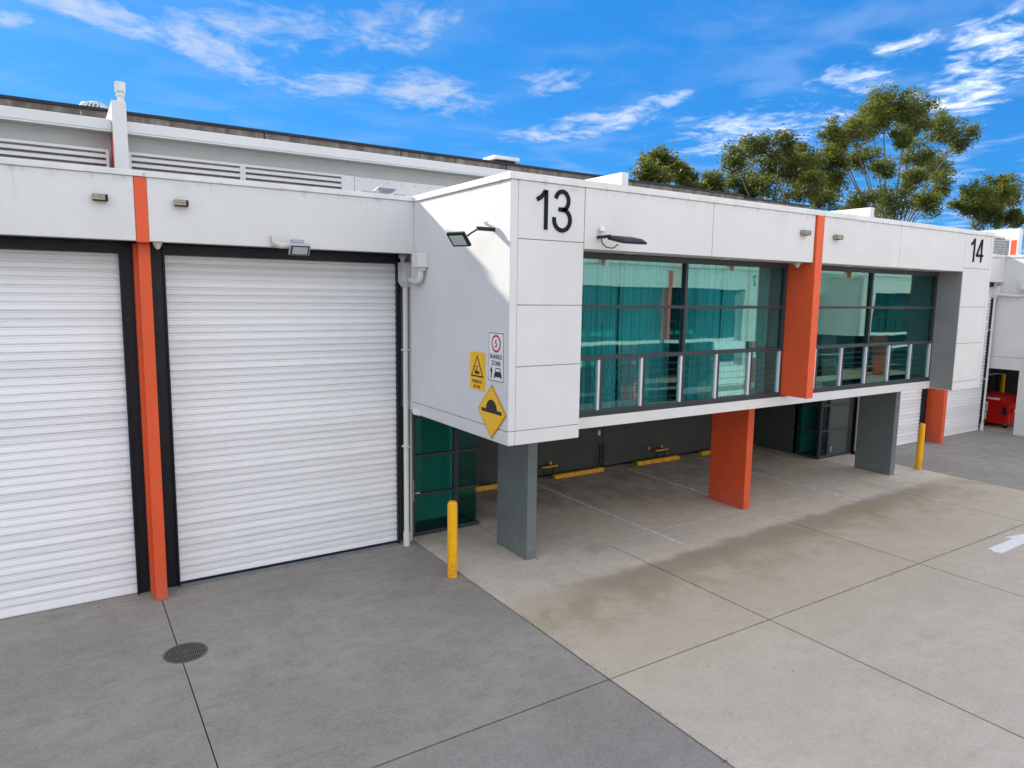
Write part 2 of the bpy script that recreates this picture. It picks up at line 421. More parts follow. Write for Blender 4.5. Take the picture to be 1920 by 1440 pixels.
# manhole cover on the joint below the orange post
mh = thing('manhole_cover', 'round cast iron manhole cover set in the grey concrete below the orange post', 'manhole cover', (-4.31, 1.5, 0))
def disc(r0, r1, z0, z1, seg=40):
    b = MB(); n = seg
    for z in (z0, z1):
        for r in (r0, r1):
            for k in range(n):
                a = 2*math.pi*k/n; b.v.append((r*math.cos(a), r*math.sin(a), z))
    for k in range(n):
        j = (k+1) % n
        b.f += [(2*n+k, 3*n+k, 3*n+j, 2*n+j), (n+k, n+j, 3*n+j, 3*n+k), (k, 2*n+k, 2*n+j, j), (k, j, n+j, n+k)]
    return b
obj('rim', disc(.255, .285, .0, .007), 'iron', mh)
obj('lid', MB().tube([(0,0,.0),(0,0,.004)], .254, 40), 'joint_dark', mh)
rb = MB()
for i in range(-9, 10):
    x = i*.026; h = math.sqrt(max(0, .245**2-x*x))
    if h > .03: rb.box(x-.007, x+.007, -h, h, .004, .010)
for y in (-.12, 0, .12): rb.box(-.2, .2, y-.006, y+.006, .004, .0085)
rb.box(-.05, .05, -.03, .03, .010, .013)
obj('tread_ribs', rb, 'iron', mh)

# ------------------------------------------------------------------ the building
def slat_mesh(L, pitch=.125):
    prof = [(.012, .0), (-.001, .002), (-.004, .012), (-.005, .045), (-.004, .076), (-.001, .081), (.026, .0825), (.026, .0885), (.011, .0895), (.008, .112), (.026, .1135), (.026, .1195), (.012, .121), (.012, .125)]
    b = MB(); n = len(prof)
    for x in (0, L):
        for y, z in prof: b.v.append((x, y, z))
    for i in range(n-1): b.f.append((i, n+i, n+i+1, i+1))
    me = bpy.data.meshes.new('slat'); me.from_pydata(b.v, [], b.f); me.materials.append(M['slat'])
    return me
def roller_door(P, x0, x1, y, ztop=5.56, joined=False, sill=False, label=None):
    d = holder('roller_door', P, label)
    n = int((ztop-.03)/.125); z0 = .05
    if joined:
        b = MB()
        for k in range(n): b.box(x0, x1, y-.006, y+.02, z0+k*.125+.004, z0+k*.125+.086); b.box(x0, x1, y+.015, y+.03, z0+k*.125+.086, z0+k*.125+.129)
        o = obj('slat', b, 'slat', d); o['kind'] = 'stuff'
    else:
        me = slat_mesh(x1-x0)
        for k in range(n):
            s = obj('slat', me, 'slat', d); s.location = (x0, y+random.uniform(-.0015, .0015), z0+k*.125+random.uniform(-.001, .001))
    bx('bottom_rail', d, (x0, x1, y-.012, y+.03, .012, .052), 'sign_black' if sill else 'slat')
    if not joined: bx('slat_lining', d, (x0, x1, y+.03, y+.04, .0, ztop+.02), 'roof')
    bx('header', d, (x0-.04, x1+.04, y-.06, y+.05, ztop, 5.715), 'black')
    return d

def box_unit(P, blades=True, num1=None, num2=None, curtains=True, left_fin=True):
    """the projecting upper storey, local x 0..14.72, front face y = 0"""
    ZB, ZT = 2.75, 6.64; G = .006
    rows = [(ZB, 2.965), (2.965, 3.935), (3.935, 4.85), (4.85, 5.81), (5.81, ZT)]
    bx('side_wall', P, (0, .125, 0, 3.40, 2.965+G, ZT), 'white', .008)
    bx('side_wall', P, (0, .125, 0, 3.40, ZB, 2.965-G), 'white', .012)
    bx('side_wall', P, (14.595, 14.72, 0, 4.12, ZB, ZT), 'white', .008)
    bx('joint_backing', P, (.02, .11, .02, 3.38, 2.94, 2.99), 'joint')
    for xa, xb in ((.125+G, 1.345), (13.29, 14.595-G)):
        for i, (a, b) in enumerate(rows):
            d = .60 if i < 4 else .14
            bx('cladding_panel', P, (xa, xb, 0.003, d, a+(G if i else 0), b-(G if i < 4 else 0)), 'white', .006)
        bx('joint_backing', P, (xa-.02, xb-.012, .012, .585, ZB+.02, 5.80), 'joint')
        bx('joint_backing', P, (xa-.02, xb-.012, .012, .13, 5.80, ZT), 'joint')
    for xa, xb in ((1.345+G*2, 4.23-G), (4.23+G, 7.17), (7.43, 10.33-G), (10.33+G, 13.29-G*2)):
        bx('fascia_panel', P, (xa, xb, 0, .14, 5.72, ZT), 'white', .006)
    bx('joint_backing', P, (1.3, 13.3, .02, .12, 5.74, ZT), 'joint')
    # flashing on top
    fl = MB().box(-.02, 14.74, -.022, .24, 6.642, 6.74).box(-.02, .2, .24, 4.1, 6.642, 6.74).box(14.5, 14.74, .24, 4.1, 6.642, 6.74)
    obj('parapet_flashing', fl, 'cap', P, .006)
    bx('window_head_soffit', P, (1.35, 13.288, .14, .62, 5.722, 5.80), 'soffit')
    bx('sill_beam', P, (1.352, 13.284, .545, .80, ZB, 2.94), 'white', .008)
    bx('undercroft_ceiling', P, (.125, 14.595, .80, 7.0, 2.752, 2.93), 'soffit')
    bx('undercroft_ceiling', P, (.13, 1.34, .6, .8, 2.752, 2.93), 'soffit'); bx('undercroft_ceiling', P, (13.3, 14.59, .6, .8, 2.752, 2.93), 'soffit')
    bx('roof_deck', P, (.125, 14.595, .24, 4.6, 6.35, 6.42), 'roof')
    # orange dividing fin
    fin = MB().prism([(7.19,-.045,2.975),(7.19,.60,2.975),(7.19,.60,5.72),(7.19,.13,5.72),(7.19,.13,6.638),(7.19,-.045,6.638)], (.22,0,0))
    obj('dividing_fin', fin, 'orange', P, .006)
    # windows
    for wi, (xa, xb, mul, xm) in enumerate(((1.352, 7.188, (2.25, 3.245, 4.24, 5.21, 6.185), 4.24), (7.412, 13.284, (8.38, 9.36, 10.35, 11.33, 12.31), 10.35))):
        wd = holder('window', P, ('teal tinted window with sheer curtains' if wi == 0 else 'teal tinted window without curtains') if blades else None)
        y0, y1 = .565, .66
        fr = MB().box(xa, xb, y0, y1, 2.942, 3.045).box(xa, xb, y0, y1, 5.615, 5.72).box(xa, xa+.05, y0+.002, y1, 3.045, 5.615).box(xb-.075, xb, y0+.002, y1, 3.045, 5.615)
        obj('window_frame', fr, 'frame', wd, .004)
        bx('sill_ledge', wd, (xa, xb, y0-.012, y0, 2.99, 3.005), 'frame')
        bx('transom', wd, (xa+.05, xb-.075, y0+.004, y1, 4.79, 4.845), 'frame', .004)
        bx('transom', wd, (xa+.05, xb-.075, y0-.008, y1, 3.915, 3.985), 'frame', .004)
        for x in mul: bx('mullion', wd, (x-.03, x+.03, y0-.004, y1, 3.045, 3.915), 'frame', .004)
        bx('mullion', wd, (xm-.03, xm+.03, y0+.002, y1, 3.985, 5.615), 'frame', .004)
        bx('internal_post', wd, (xm-.13, xm-.02, y1+.02, y1+.16, 2.95, 5.7), 'black')
        for (px0, px1) in ((xa+.05, xm-.03), (xm+.03, xb-.075)):
            for (pz0, pz1) in ((3.985, 4.79), (4.845, 5.615)):
                bx('pane', wd, (px0, px1, .62, .628, pz0, pz1), 'glass')
        edges = [xa+.05-.03] + list(mul) + [xb-.075+.03]
        for i in range(len(edges)-1):
            e0, e1 = edges[i]+.03, edges[i+1]-.03
            if not blades:
                bx('pane', wd, (e0, e1, .62, .628, 3.045, 3.915), 'glass'); continue
            bx('louvre_track', wd, (e1-.045, e1, y0-.002, .64, 3.045, 3.915), 'silver')
            bx('louvre_track', wd, (e0, e0+.012, y0+.01, .64, 3.045, 3.915), 'frame')
            L = e1-.055-e0-.012
            nb = 7; h = .87/nb
            me = MB().box(0, L, 0, .005, 0, h*1.06).mesh('louvre_blade')
            for k in range(nb):
                o = obj('louvre_blade', me, 'glass', wd); o.location = (e0+.012, .60, 3.046+k*h*.995)
                o.rotation_euler = (R(-1.2)+random.uniform(-.02, .02), 0, 0)
                c = MB().box(e1-.068, e1-.055, .585, .63, 3.046+k*h, 3.046+k*h+.02)
            cb = MB()
            for k in range(1, nb): cb.box(e0+.012, e1-.055, .598, .606, 3.044+k*h, 3.052+k*h)
            obj('blade_seals', cb, 'frame', wd)
    # rooms behind the glass
    im = MB().box(.2, 14.5, 4.5, 4.6, 2.93, 6.3).box(7.25, 7.35, .7, 4.5, 2.93, 6.3).box(.126, .2, .62, 4.5, 2.93, 6.3).box(14.52, 14.59, .62, 4.5, 2.93, 6.3).box(.2, 14.5, .2, 4.5, 5.82, 5.88)
    obj('interior_partition', im, 'interior', P)
    bx('interior_floor', P, (.2, 14.5, .81, 4.5, 2.932, 2.95), 'carpet')
    # house numbers, stroke built
    def strokes(name, lines, x, z, s=1.0, parent=P):
        for pts in lines:
            b = MB(); wdt = .031
            P2 = [Vector((p[0]*s+x, p[1]*s+z)) for p in pts]; n = len(P2); L_, R_ = [], []
            for i, p in enumerate(P2):
                d = (P2[min(i+1, n-1)]-P2[max(i-1, 0)]).normalized(); nn = Vector((-d.y, d.x))
                if 0 < i < n-1:
                    d1 = (P2[i]-P2[i-1]).normalized(); nn1 = Vector((-d1.y, d1.x)); k = wdt/max(.4, nn.dot(nn1))
                else: k = wdt
                L_.append(p+nn*k); R_.append(p-nn*k)
            for i in range(n-1):
                q = [L_[i], L_[i+1], R_[i+1], R_[i]]
                b.prism([(v.x, -.014, v.y) for v in q], (0, .018, 0))
            obj(name, b, 'digit', parent)
    def arc(cx, cz, rx, rz, a0, a1, n=18): return [(cx+rx*math.cos(R(a0+(a1-a0)*i/n)), cz+rz*math.sin(R(a0+(a1-a0)*i/n))) for i in range(n+1)]
    GL = {'1': [[(.165, 0), (.165, .57)], [(.0, .425), (.06, .455), (.115, .505), (.15, .56)]],
          '3': [arc(.16, .435, .12, .135, 168, -92, 18), arc(.165, .155, .15, .155, 92, -192, 22), [(.095, .306), (.17, .306)]],
          '4': [[(.24, 0), (.24, .57)], [(.215, .55), (.0, .16), (.0, .145)], [(-.02, .165), (.34, .165)]],
          '2': [arc(.16, .42, .14, .15, 170, -35, 14)+[(.0, .035)], [(-.02, .035), (.33, .035)]]}
    for ch, x, z in (num1 or []): strokes('house_number', GL[ch], x, z)

bld = thing('warehouse_building', 'long white warehouse building with projecting upper storey, orange fins and numbers 13 and 14', 'building')
box_unit(bld, True, [('1', .45, 5.965), ('3', .75, 5.97), ('1', 13.56, 5.97), ('4', 13.87, 5.97)])

def door_bay(P, xr, fy, doors, post, wall_l, joined=False, fy_post=None, ZT=6.65):
    """door front left of x = xr; fascia at y = fy"""
    yd = 4.02
    px0, px1 = post
    bx('fascia_panel', P, (px1+.004, xr-.002, fy, fy+.16, 5.72, ZT), 'white', .006)
    bx('fascia_panel', P, (wall_l, px0-.004, fy, fy+.16, 5.72, ZT), 'white', .006)
    bx('fascia_strip', P, (px0, px1, fy-.012, fy+.15, 5.70, ZT-.002), 'orange', .004)
    fl = MB().box(wall_l, px1-.03, fy-.03, fy+.25, ZT+.002, 6.735).box(px1-.024, xr-.022, fy-.03, fy+.25, ZT+.001, 6.733)
    obj('parapet_flashing', fl, 'cap', P, .006)
    bx('recess_soffit', P, (wall_l, xr-.01, fy+.16, 4.15, 5.722, 5.80), 'black')
    # post: front box section and a rear flange
    if fy < 3.5:
        bx('post', P, (px0+.03, px1+.03, 3.50, 3.66, 0, 5.70), 'orange', .006)
        bx('post', P, (px0-.015, px1+.0, 3.665, 3.95, 0, 5.70), 'orange', .004)
    else:
        bx('post', P, (px0, px1+.02, 3.42, 4.0, 0, 5.70), 'orange', .006)
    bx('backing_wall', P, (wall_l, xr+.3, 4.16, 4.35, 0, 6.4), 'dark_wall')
    for (a, b, kw) in doors:
        roller_door(P, a, b, yd, joined=joined, **kw)
        jm = MB()
        bx('door_jamb', P, (b, min(b+.16, xr+.0) if b > px1 else px0-.02, yd-.04, 4.16, 0, 5.72), 'black')
        bx('door_jamb', P, (b-.005, b+.02, yd-.09, yd-.041, 0, 5.72), 'black')
        if a > px1: bx('door_jamb', P, (px1+.035, a, yd-.04, 4.16, 0, 5.72), 'black'); bx('door_jamb', P, (a-.025, a, yd-.09, yd-.041, 0, 5.72), 'black')
        else: bx('door_jamb', P, (a-.16, a, yd-.04, 4.16, 0, 5.72), 'black')
door_bay(bld, 0, 3.27, [(-4.05, -.05, {'sill': True, 'label': 'white roller door between orange post and white downpipe'}), (-8.7, -4.69, {'label': 'white roller door at left picture edge'})], (-4.49, -4.325), -16)
bx('door_threshold', bld, (-4.04, -.06, 3.86, 4.0, .0005, .012), 'sill')
bx('wall_return', bld, (.13, .33, 4.05, 4.15, 0, 2.75), 'pier')
bx('wall_return', bld, (.13, .33, 4.05, 4.15, 2.752, 6.3), 'white')
bx('wall_return', bld, (.13, .25, 3.41, 4.04, 2.752, 6.3), 'white')
bx('wall_return', bld, (.0, .125, 3.41, 4.15, 5.80, 6.63), 'white')
door_bay(bld, 24.6, 3.74, [(20.72, 24.42, {'label': 'far white roller door right of the second orange post'}), (16.2, 19.92, {'label': 'far white roller door left of the second orange post'})], (20.26, 20.46), 14.745, ZT=6.63)
# piers
for x0, x1, mt in ((1.66, 1.875, 'pier'), (7.88, 8.10, 'orange'), (14.24, 14.47, 'pier')):
    bx('pier', bld, (x0, x1, 1.88, 2.96, 0, 2.75), mt, .012)
# undercroft walls
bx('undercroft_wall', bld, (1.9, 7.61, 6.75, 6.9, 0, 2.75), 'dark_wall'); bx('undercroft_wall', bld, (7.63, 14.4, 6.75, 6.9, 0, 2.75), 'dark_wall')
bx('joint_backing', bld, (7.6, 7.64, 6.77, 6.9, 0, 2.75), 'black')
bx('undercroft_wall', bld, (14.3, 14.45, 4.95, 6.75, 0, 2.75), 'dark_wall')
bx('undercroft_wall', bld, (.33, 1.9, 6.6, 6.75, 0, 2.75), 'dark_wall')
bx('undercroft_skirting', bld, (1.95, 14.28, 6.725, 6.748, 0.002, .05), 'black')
# lobbies
def lobby(x0, x1, xm, side_x, side_y1, door_left):
    L = holder('glazed_lobby', bld, 'dark green glazed entry lobby')
    y0, y1 = 4.15, 4.22; zt = 2.75
    T = ((.0, .085), (.85, .905), (1.66, 1.72), (2.48, 2.55))
    for a, b in T: bx('transom', L, (x0-.01, x1+(.06 if door_left else 0), y0-.012, y1, a, b), 'frame', .004)
    bx('mullion', L, (x0-.012, x0+.06, y0-.008, y1, .085, zt), 'frame', .004)
    bx('mullion', L, (xm-.055, xm+.055, y0-.008, y1, .085, zt), 'frame', .004)
    if not door_left: bx('mullion', L, (x1-.06, x1, y0-.008, y1, .085, zt), 'frame', .004)
    zs = [.085, .85, .905, 1.66, 1.72, 2.48, 2.55, zt]
    for i in range(0, 8, 2):
        bx('pane', L, (x0+.06, xm-.055, y0+.02, y0+.028, zs[i], zs[i+1]), 'glass2')
        bx('pane', L, (xm+.055, x1-(0 if door_left else .06), y0+.02, y0+.028, zs[i], zs[i+1]), 'glass2')
        bx('side_pane', L, (side_x-.004, side_x+.004, y1+.005, side_y1, zs[i], zs[i+1]), 'glass2')
    for a, b in T: bx('side_transom', L, (side_x-.02, side_x+.02, y1+.002, side_y1, a, b), 'frame')
    bx('lobby_floor', L, (x0, x1, y1+.01, 6.5, .004, .012), 'carpet')
    bx('lobby_back_wall', L, (x0+.05, x1-.05, 5.0, 5.1, .01, 2.74), 'interior')
    return L
l1 = lobby(.35, 1.88, 1.365, 1.87, 6.6, True)
bx('door_handle', l1, (.40, .50, 4.10, 4.125, .92, .945), 'silver')
bx('lock_plate', l1, (.30, .335, 4.03, 4.049, .8, 1.25), 'grille')
l2 = lobby(14.25, 15.84, 14.72, 14.25, 4.95, False)
bx('door_handle', l2, (14.80, 14.83, 4.10, 4.13, .2, .36), 'silver')
# set-back upper storey: wall, hood, louvres, fins, weathered parapet
bx('upper_wall', bld, (-30, 18.4, 6.1, 6.3, 6.4, 7.72), 'shadegrey')
hood = [(-30, -4.575), (-4.345, 6.93), (7.21, 18.38)]
for a, b in hood: bx('hood', bld, (a, b, 5.65, 9.0, 7.722, 7.90), 'white', .01)
for a, b in hood: bx('hood_lip', bld, (a, b, 5.66, 5.70, 7.695, 7.721), 'white')
for x in (-16.2, -4.57, 6.935, 18.39, 30.0):
    w_ = .30 if x > 25 else .22
    y1 = 9.4 if x > 25 else 9.0
    bx('party_wall_fin', bld, (x, x+w_, 5.5, y1, 6.4, 8.19), 'white', .01)
    bx('party_wall_face', bld, (x-.004, x, 5.58, 6.095 if x < 25 else 5.80, 6.4, 7.69), 'orange')
def louvre_screen(x0, x1):
    L = holder('louvre_screen', bld)
    fr = MB().box(x0, x1, 5.83, 5.90, 7.375, 7.42).box(x0, x0+.045, 5.82, 5.90, 6.5, 7.374).box(x1-.045, x1, 5.82, 5.90, 6.5, 7.374)
    obj('screen_frame', fr, 'white', L)
    for k in range(8):
        z = 7.33-k*.105
        b = MB().prism([(x0+.045, 5.84, z), (x0+.045, 5.84, z-.055), (x0+.045, 5.93, z+.01), (x0+.045, 5.93, z+.03)], (x1-x0-.09, 0, 0))
        obj('louvre_blade', b, 'white', L)
    bx('screen_backing', L, (x0+.045, x1-.045, 5.96, 5.98, 6.45, 7.40), 'grille')
louvre_screen(-4.33, -2.40); louvre_screen(-2.395, -.40); louvre_screen(-7.2, -4.63); louvre_screen(-9.8, -7.205)
bx('infill_panel', bld, (-.395, -.17, 5.83, 5.9, 6.45, 7.41), 'white'); bx('infill_panel', bld, (-.16, 6.93, 5.83, 5.9, 6.45, 7.405), 'white')
rv = MB()
for i in range(20): rv.box(-.1+i*.33, -.08+i*.33, 5.824, 5.83, 7.33, 7.345)
obj('panel_rivets', rv, 'joint', bld)
bx('roof_deck', bld, (-30, 14.7, 4.6, 6.1, 6.38, 6.45), 'roof'); bx('roof_deck', bld, (-30, -.01, 3.52, 4.6, 6.38, 6.45), 'roof')
bx('roof_deck', bld, (14.73, 40, 4.0, 9.0, 6.38, 6.45), 'roof')
# weathered precast parapet in pieces
xs = [-30, -24.3, -18.5, -12.6, -6.9, -4.9, -1.2, 2.3, 5.6, 9.1, 12.6, 16.0]
for a, b in zip(xs, xs[1:]): bx('precast_panel', bld, (a+.012, b-.012, 9.0, 9.2, 7.5, 8.72), 'precast', .01)
bx('precast_panel', bld, (16.012, 19.9, 9.0, 9.2, 7.5, 8.66), 'precast', .01)
bx('joint_backing', bld, (-30, 19.9, 9.02, 9.15, 6.4, 8.6), 'joint')
bx('parapet_capping', bld, (-30, 16.0, 8.97, 9.25, 8.722, 8.785), 'dark_cap'); bx('parapet_capping', bld, (16.005, 19.95, 8.97, 9.25, 8.662, 8.715), 'dark_cap')
bx('main_roof', bld, (-30, 19.9, 9.25, 40, 8.4, 8.5), 'roof'); bx('rear_wall', bld, (-30, 19.9, 39.8, 40, 0, 8.4), 'shadegrey')
bx('end_wall', bld, (19.75, 19.9, 9.2, 39.8, 0, 8.4), 'shadegrey')
bx('rear_wall', bld, (-30, 40, 7.2, 7.3, 0, 6.38), 'shadegrey')
# far cross wall with the bin bay
FX = 24.6
bx('cross_wall', bld, (FX, FX+.15, 4.0, 4.15, 0, 2.9-G if (G:=.006) else 0), 'white')
bx('cross_wall', bld, (FX, FX+.15, -.0, 2.9, 0, 2.894), 'white', .006)
bx('cross_wall', bld, (FX, FX+.15, 2.9, 4.0, 2.44, 2.894), 'white')
bx('cross_wall', bld, (FX, FX+.15, -.0, 4.15, 2.906, 6.64), 'white', .006)
bx('joint_backing', bld, (FX+.02, FX+.13, .02, 4.1, 2.88, 2.92), 'joint')
bx('parapet_flashing', bld, (FX-.02, FX+.2, -.02, 4.15, 6.642, 6.735), 'cap')
bx('parapet_flashing', bld, (FX+.2, 38, -.02, .24, 6.642, 6.735), 'cap')
bx('cladding_panel', bld, (FX+.16, 38, 0, .14, 2.75, 6.64), 'white', .006)
bx('undercroft_ceiling', bld, (FX+.15, 38, .14, 7.0, 2.75, 2.93), 'soffit')
bx('undercroft_wall', bld, (FX+.15, 38, 6.75, 6.9, 0, 2.75), 'dark_wall'); bx('undercroft_wall', bld, (29.6, 29.8, .5, 6.75, 0, 2.75), 'dark_wall')
bx('roof_deck', bld, (FX+.15, 38, .24, 4.0, 6.36, 6.43), 'roof')

# ------------------------------------------------------------------ curtains
def curtain(x0, x1, label, mat='sheer', y=.95, amp=.075, wl=.16):
    b = MB(); nx = int((x1-x0)/.014); zs = [2.97, 3.4, 3.9, 4.5, 5.1, 5.66]
    ph = random.uniform(0, 6)
    for j, z in enumerate(zs):
        for i in range(nx+1):
            x = x0+(x1-x0)*i/nx
            t = x/wl*2*math.pi+ph+1.3*math.sin(x*3.1+ph)+.8*math.sin(x*7.7)
            s = .6+.4*math.sin(x*2.3+ph)
            b.v.append((x+.012*math.sin(z*2+x*5), y+amp*s*math.sin(t)*(1.15-.12*j)+.01*math.sin(t*2.3+z), z))
    for j in range(len(zs)-1):
        for i in range(nx): a = j*(nx+1)+i; b.f.append((a, a+1, a+nx+2, a+nx+1))
    me = bpy.data.meshes.new('curtain'); me.from_pydata(b.v, [], b.f)
    o = obj('curtain', me, mat); me.polygons.foreach_set('use_smooth', [True]*len(me.polygons))
    tag(o, label, 'curtain', 'curtains behind the window of number 13')
curtain(1.42, 2.9, 'white sheer curtain behind the left end of the number 13 window')
curtain(2.95, 4.25, 'white sheer curtain just left of the central window post of number 13')
curtain(4.27, 5.62, 'white sheer curtain just right of the central window post of number 13')
curtain(5.66, 6.42, 'narrow white sheer curtain beside the grey drape in the number 13 window')
curtain(6.45, 7.09, 'denser grey drape bunched at the right end of the number 13 window', 'drape', .9, .05, .14)

# ------------------------------------------------------------------ signs on the side wall (x = 0 plane, facing -x)
def plate(P, name, poly, x, th, mat, bevel=0):      # poly in (y, z)
    return obj(name, MB().prism([(x, y, z) for y, z in poly], (-th, 0, 0)), mat, P, bevel)
def rrect(y0, y1, z0, z1, r=.02, n=4):
    out = []
    for cy, cz, a0 in ((y1-r, z1-r, 0), (y0+r, z1-r, 90), (y0+r, z0+r, 180), (y1-r, z0+r, 270)):
        for i in range(n+1): a = R(a0+90*i/n); out.append((cy+r*math.cos(a), cz+r*math.sin(a)))
    return out
def circ(cy, cz, r, n=28): return [(cy+r*math.cos(2*math.pi*i/n), cz+r*math.sin(2*math.pi*i/n)) for i in range(n)]
def sign_text(P, s, cy, z, size, x, mat='sign_black'):
    me = text_mb(s, size); me.materials.clear(); me.materials.append(M[mat])
    o = bpy.data.objects.new('sign_lettering', me); COL.objects.link(o); o.parent = P
    o.matrix_local = Matrix(((0, 0, -1, x), (-1, 0, 0, cy), (0, 1, 0, z), (0, 0, 0, 1)))
    return o
s1 = thing('speed_zone_sign', 'white shared zone sign with red ringed 5 beside the building corner', 'sign')
plate(s1, 'sign_border', rrect(.113, .568, 3.68, 4.44), -.001, .008, 'sign_white', .002)
plate(s1, 'sign_outline', rrect(.125, .556, 3.692, 4.428), -.0095, .001, 'sign_black')
plate(s1, 'sign_face', rrect(.137, .544, 3.704, 4.416), -.011, .001, 'sign_white')
plate(s1, 'sign_ring', circ(.34, 4.265, .135), -.0125, .001, 'sign_red')
plate(s1, 'sign_disc', circ(.34, 4.265, .102), -.014, .001, 'sign_white')
sign_text(s1, '5', .34, 4.21, .16, -.017); sign_text(s1, 'SHARED', .34, 4.035, .098, -.0145); sign_text(s1, 'ZONE', .34, 3.935, .098, -.0145)
man = [(.50,3.73),(.485,3.73),(.472,3.80),(.462,3.73),(.447,3.73),(.458,3.81),(.455,3.845),(.443,3.83),(.436,3.835),(.452,3.878),(.463,3.888),(.463,3.91),(.482,3.91),(.482,3.888),(.497,3.875),(.508,3.83),(.498,3.826),(.489,3.845),(.486,3.81)]
plate(s1, 'walker_symbol', man, -.0125, .001, 'sign_black')
car = MB().prism([(-.0125, y, z) for y, z in ((.39,3.74),(.39,3.80),(.365,3.83),(.36,3.86),(.345,3.90),(.22,3.90),(.205,3.86),(.2,3.83),(.175,3.80),(.175,3.74),(.205,3.74),(.205,3.76),(.36,3.76),(.36,3.74))], (-.001, 0, 0))
obj('car_symbol', car, 'sign_black', s1)
plate(s1, 'car_windscreen', [(.34,3.845),(.335,3.885),(.23,3.885),(.22,3.845)], -.014, .001, 'sign_white')
s2 = thing('forklift_warning_sign', 'yellow warning sign with forklift in black triangle left of the white sign', 'sign')
plate(s2, 'sign_face', rrect(.675, 1.145, 3.495, 4.095, .03), -.001, .008, 'sign_yellow', .002)
plate(s2, 'triangle_border', [(.71,3.70),(1.11,3.70),(.91,4.055)], -.0095, .001, 'sign_black')
plate(s2, 'triangle_face', [(.755,3.727),(1.065,3.727),(.91,4.003)], -.011, .001, 'sign_yellow')
plate(s2, 'forklift_symbol', [(.985,3.75),(.985,3.88),(.97,3.88),(.97,3.80),(.93,3.80),(.93,3.88),(.86,3.88),(.86,3.865),(.915,3.865),(.91,3.80),(.84,3.79),(.835,3.75)], -.0125, .001, 'sign_black')
sign_text(s2, 'FORKLIFTS', .91, 3.605, .068, -.011); sign_text(s2, 'IN USE', .91, 3.525, .068, -.011)
s3 = thing('speed_hump_sign', 'yellow diamond speed hump sign below the other two signs', 'sign')
cy, cz, h = .452, 3.208, .425
dm = lambda k: [(cy-h*k, cz), (cy, cz-h*k), (cy+h*k, cz), (cy, cz+h*k)]
plate(s3, 'sign_border', dm(1), -.011, .004, 'sign_yellow', .002)
plate(s3, 'sign_outline', dm(.975), -.0155, .001, 'sign_black')
plate(s3, 'sign_face', dm(.945), -.017, .001, 'sign_yellow')
hump = [(cy-.30,cz-.02),(cy+.30,cz-.02),(cy+.30,cz+.035),(cy+.17,cz+.035)]+[(cy+.16*math.cos(R(a)), cz+.035+.155*math.sin(R(a))) for a in range(15, 166, 15)]+[(cy-.17,cz+.035),(cy-.30,cz+.035)]
plate(s3, 'hump_symbol', hump, -.0185, .001, 'sign_black')
s4 = thing('small_notice', 'small white notice at the bottom left corner of the side wall', 'notice')
plate(s4, 'notice_face', [(3.05,2.735),(3.33,2.735),(3.33,2.855),(3.05,2.855)], -.001, .004, 'sign_white')
plate(s4, 'notice_stripe', [(3.06,2.74),(3.2,2.74),(3.2,2.75),(3.06,2.75)], -.0055, .001, 'sign_red')

# ------------------------------------------------------------------ lamps
def floodlight(name, label, loc, M3, w_, h_, d_, body, lens=True, group=None):
    """head box with the lens on its local -y face"""
    T = thing(name, label, 'floodlight', loc, 0, group)
    T.matrix_basis = Matrix.Translation(loc) @ M3
    hd = MB().prism([(-w_/2,-d_/2,-h_/2),(w_/2,-d_/2,-h_/2),(w_/2,-d_/2,h_/2),(-w_/2,-d_/2,h_/2)], (0, d_*.45, 0))
    obj('lamp_housing', hd, body, T, .012)
    bk = MB()
    b0 = len(bk.v); sx, sz = w_/2, h_/2
    bk.v += [(-sx,-d_*.05,-sz),(sx,-d_*.05,-sz),(sx,-d_*.05,sz),(-sx,-d_*.05,sz),(-sx*.72,d_*.5,-sz*.7),(sx*.72,d_*.5,-sz*.7),(sx*.72,d_*.5,sz*.7),(-sx*.72,d_*.5,sz*.7)]
    bk.f += [(0,1,5,4),(1,2,6,5),(2,3,7,6),(3,0,4,7),(4,5,6,7),(3,2,1,0)]
    obj('heat_sink', bk, body, T, .006)
    bx('gasket', T, (-sx*.88, sx*.88, -d_*.5-.002, -d_*.5-.0005, -sz*.86, sz*.86), 'rubber')
    bx('reflector', T, (-sx*.74, sx*.74, -d_*.5-.006, -d_*.5-.003, -sz*.68, sz*.68), 'sign_white')
    bx('lens', T, (-sx*.78, sx*.78, -d_*.5-.014, -d_*.5-.008, -sz*.72, sz*.72), 'lens')
    return T
def nbasis(n):
    ey = -Vector(n).normalized(); ex = ey.cross(Vector((0, 0, 1))).normalized()
    return Matrix((ex, ey, ex.cross(ey))).transposed().to_4x4()
def basis(ex, ez):       # head frame: ex = right, ez = up in the lens plane; -y faces out
    ex = Vector(ex).normalized(); ez = Vector(ez); ez = (ez-ex*ez.dot(ex)).normalized(); ey = ez.cross(ex)
    return Matrix((ex, ey, ez)).transposed().to_4x4()
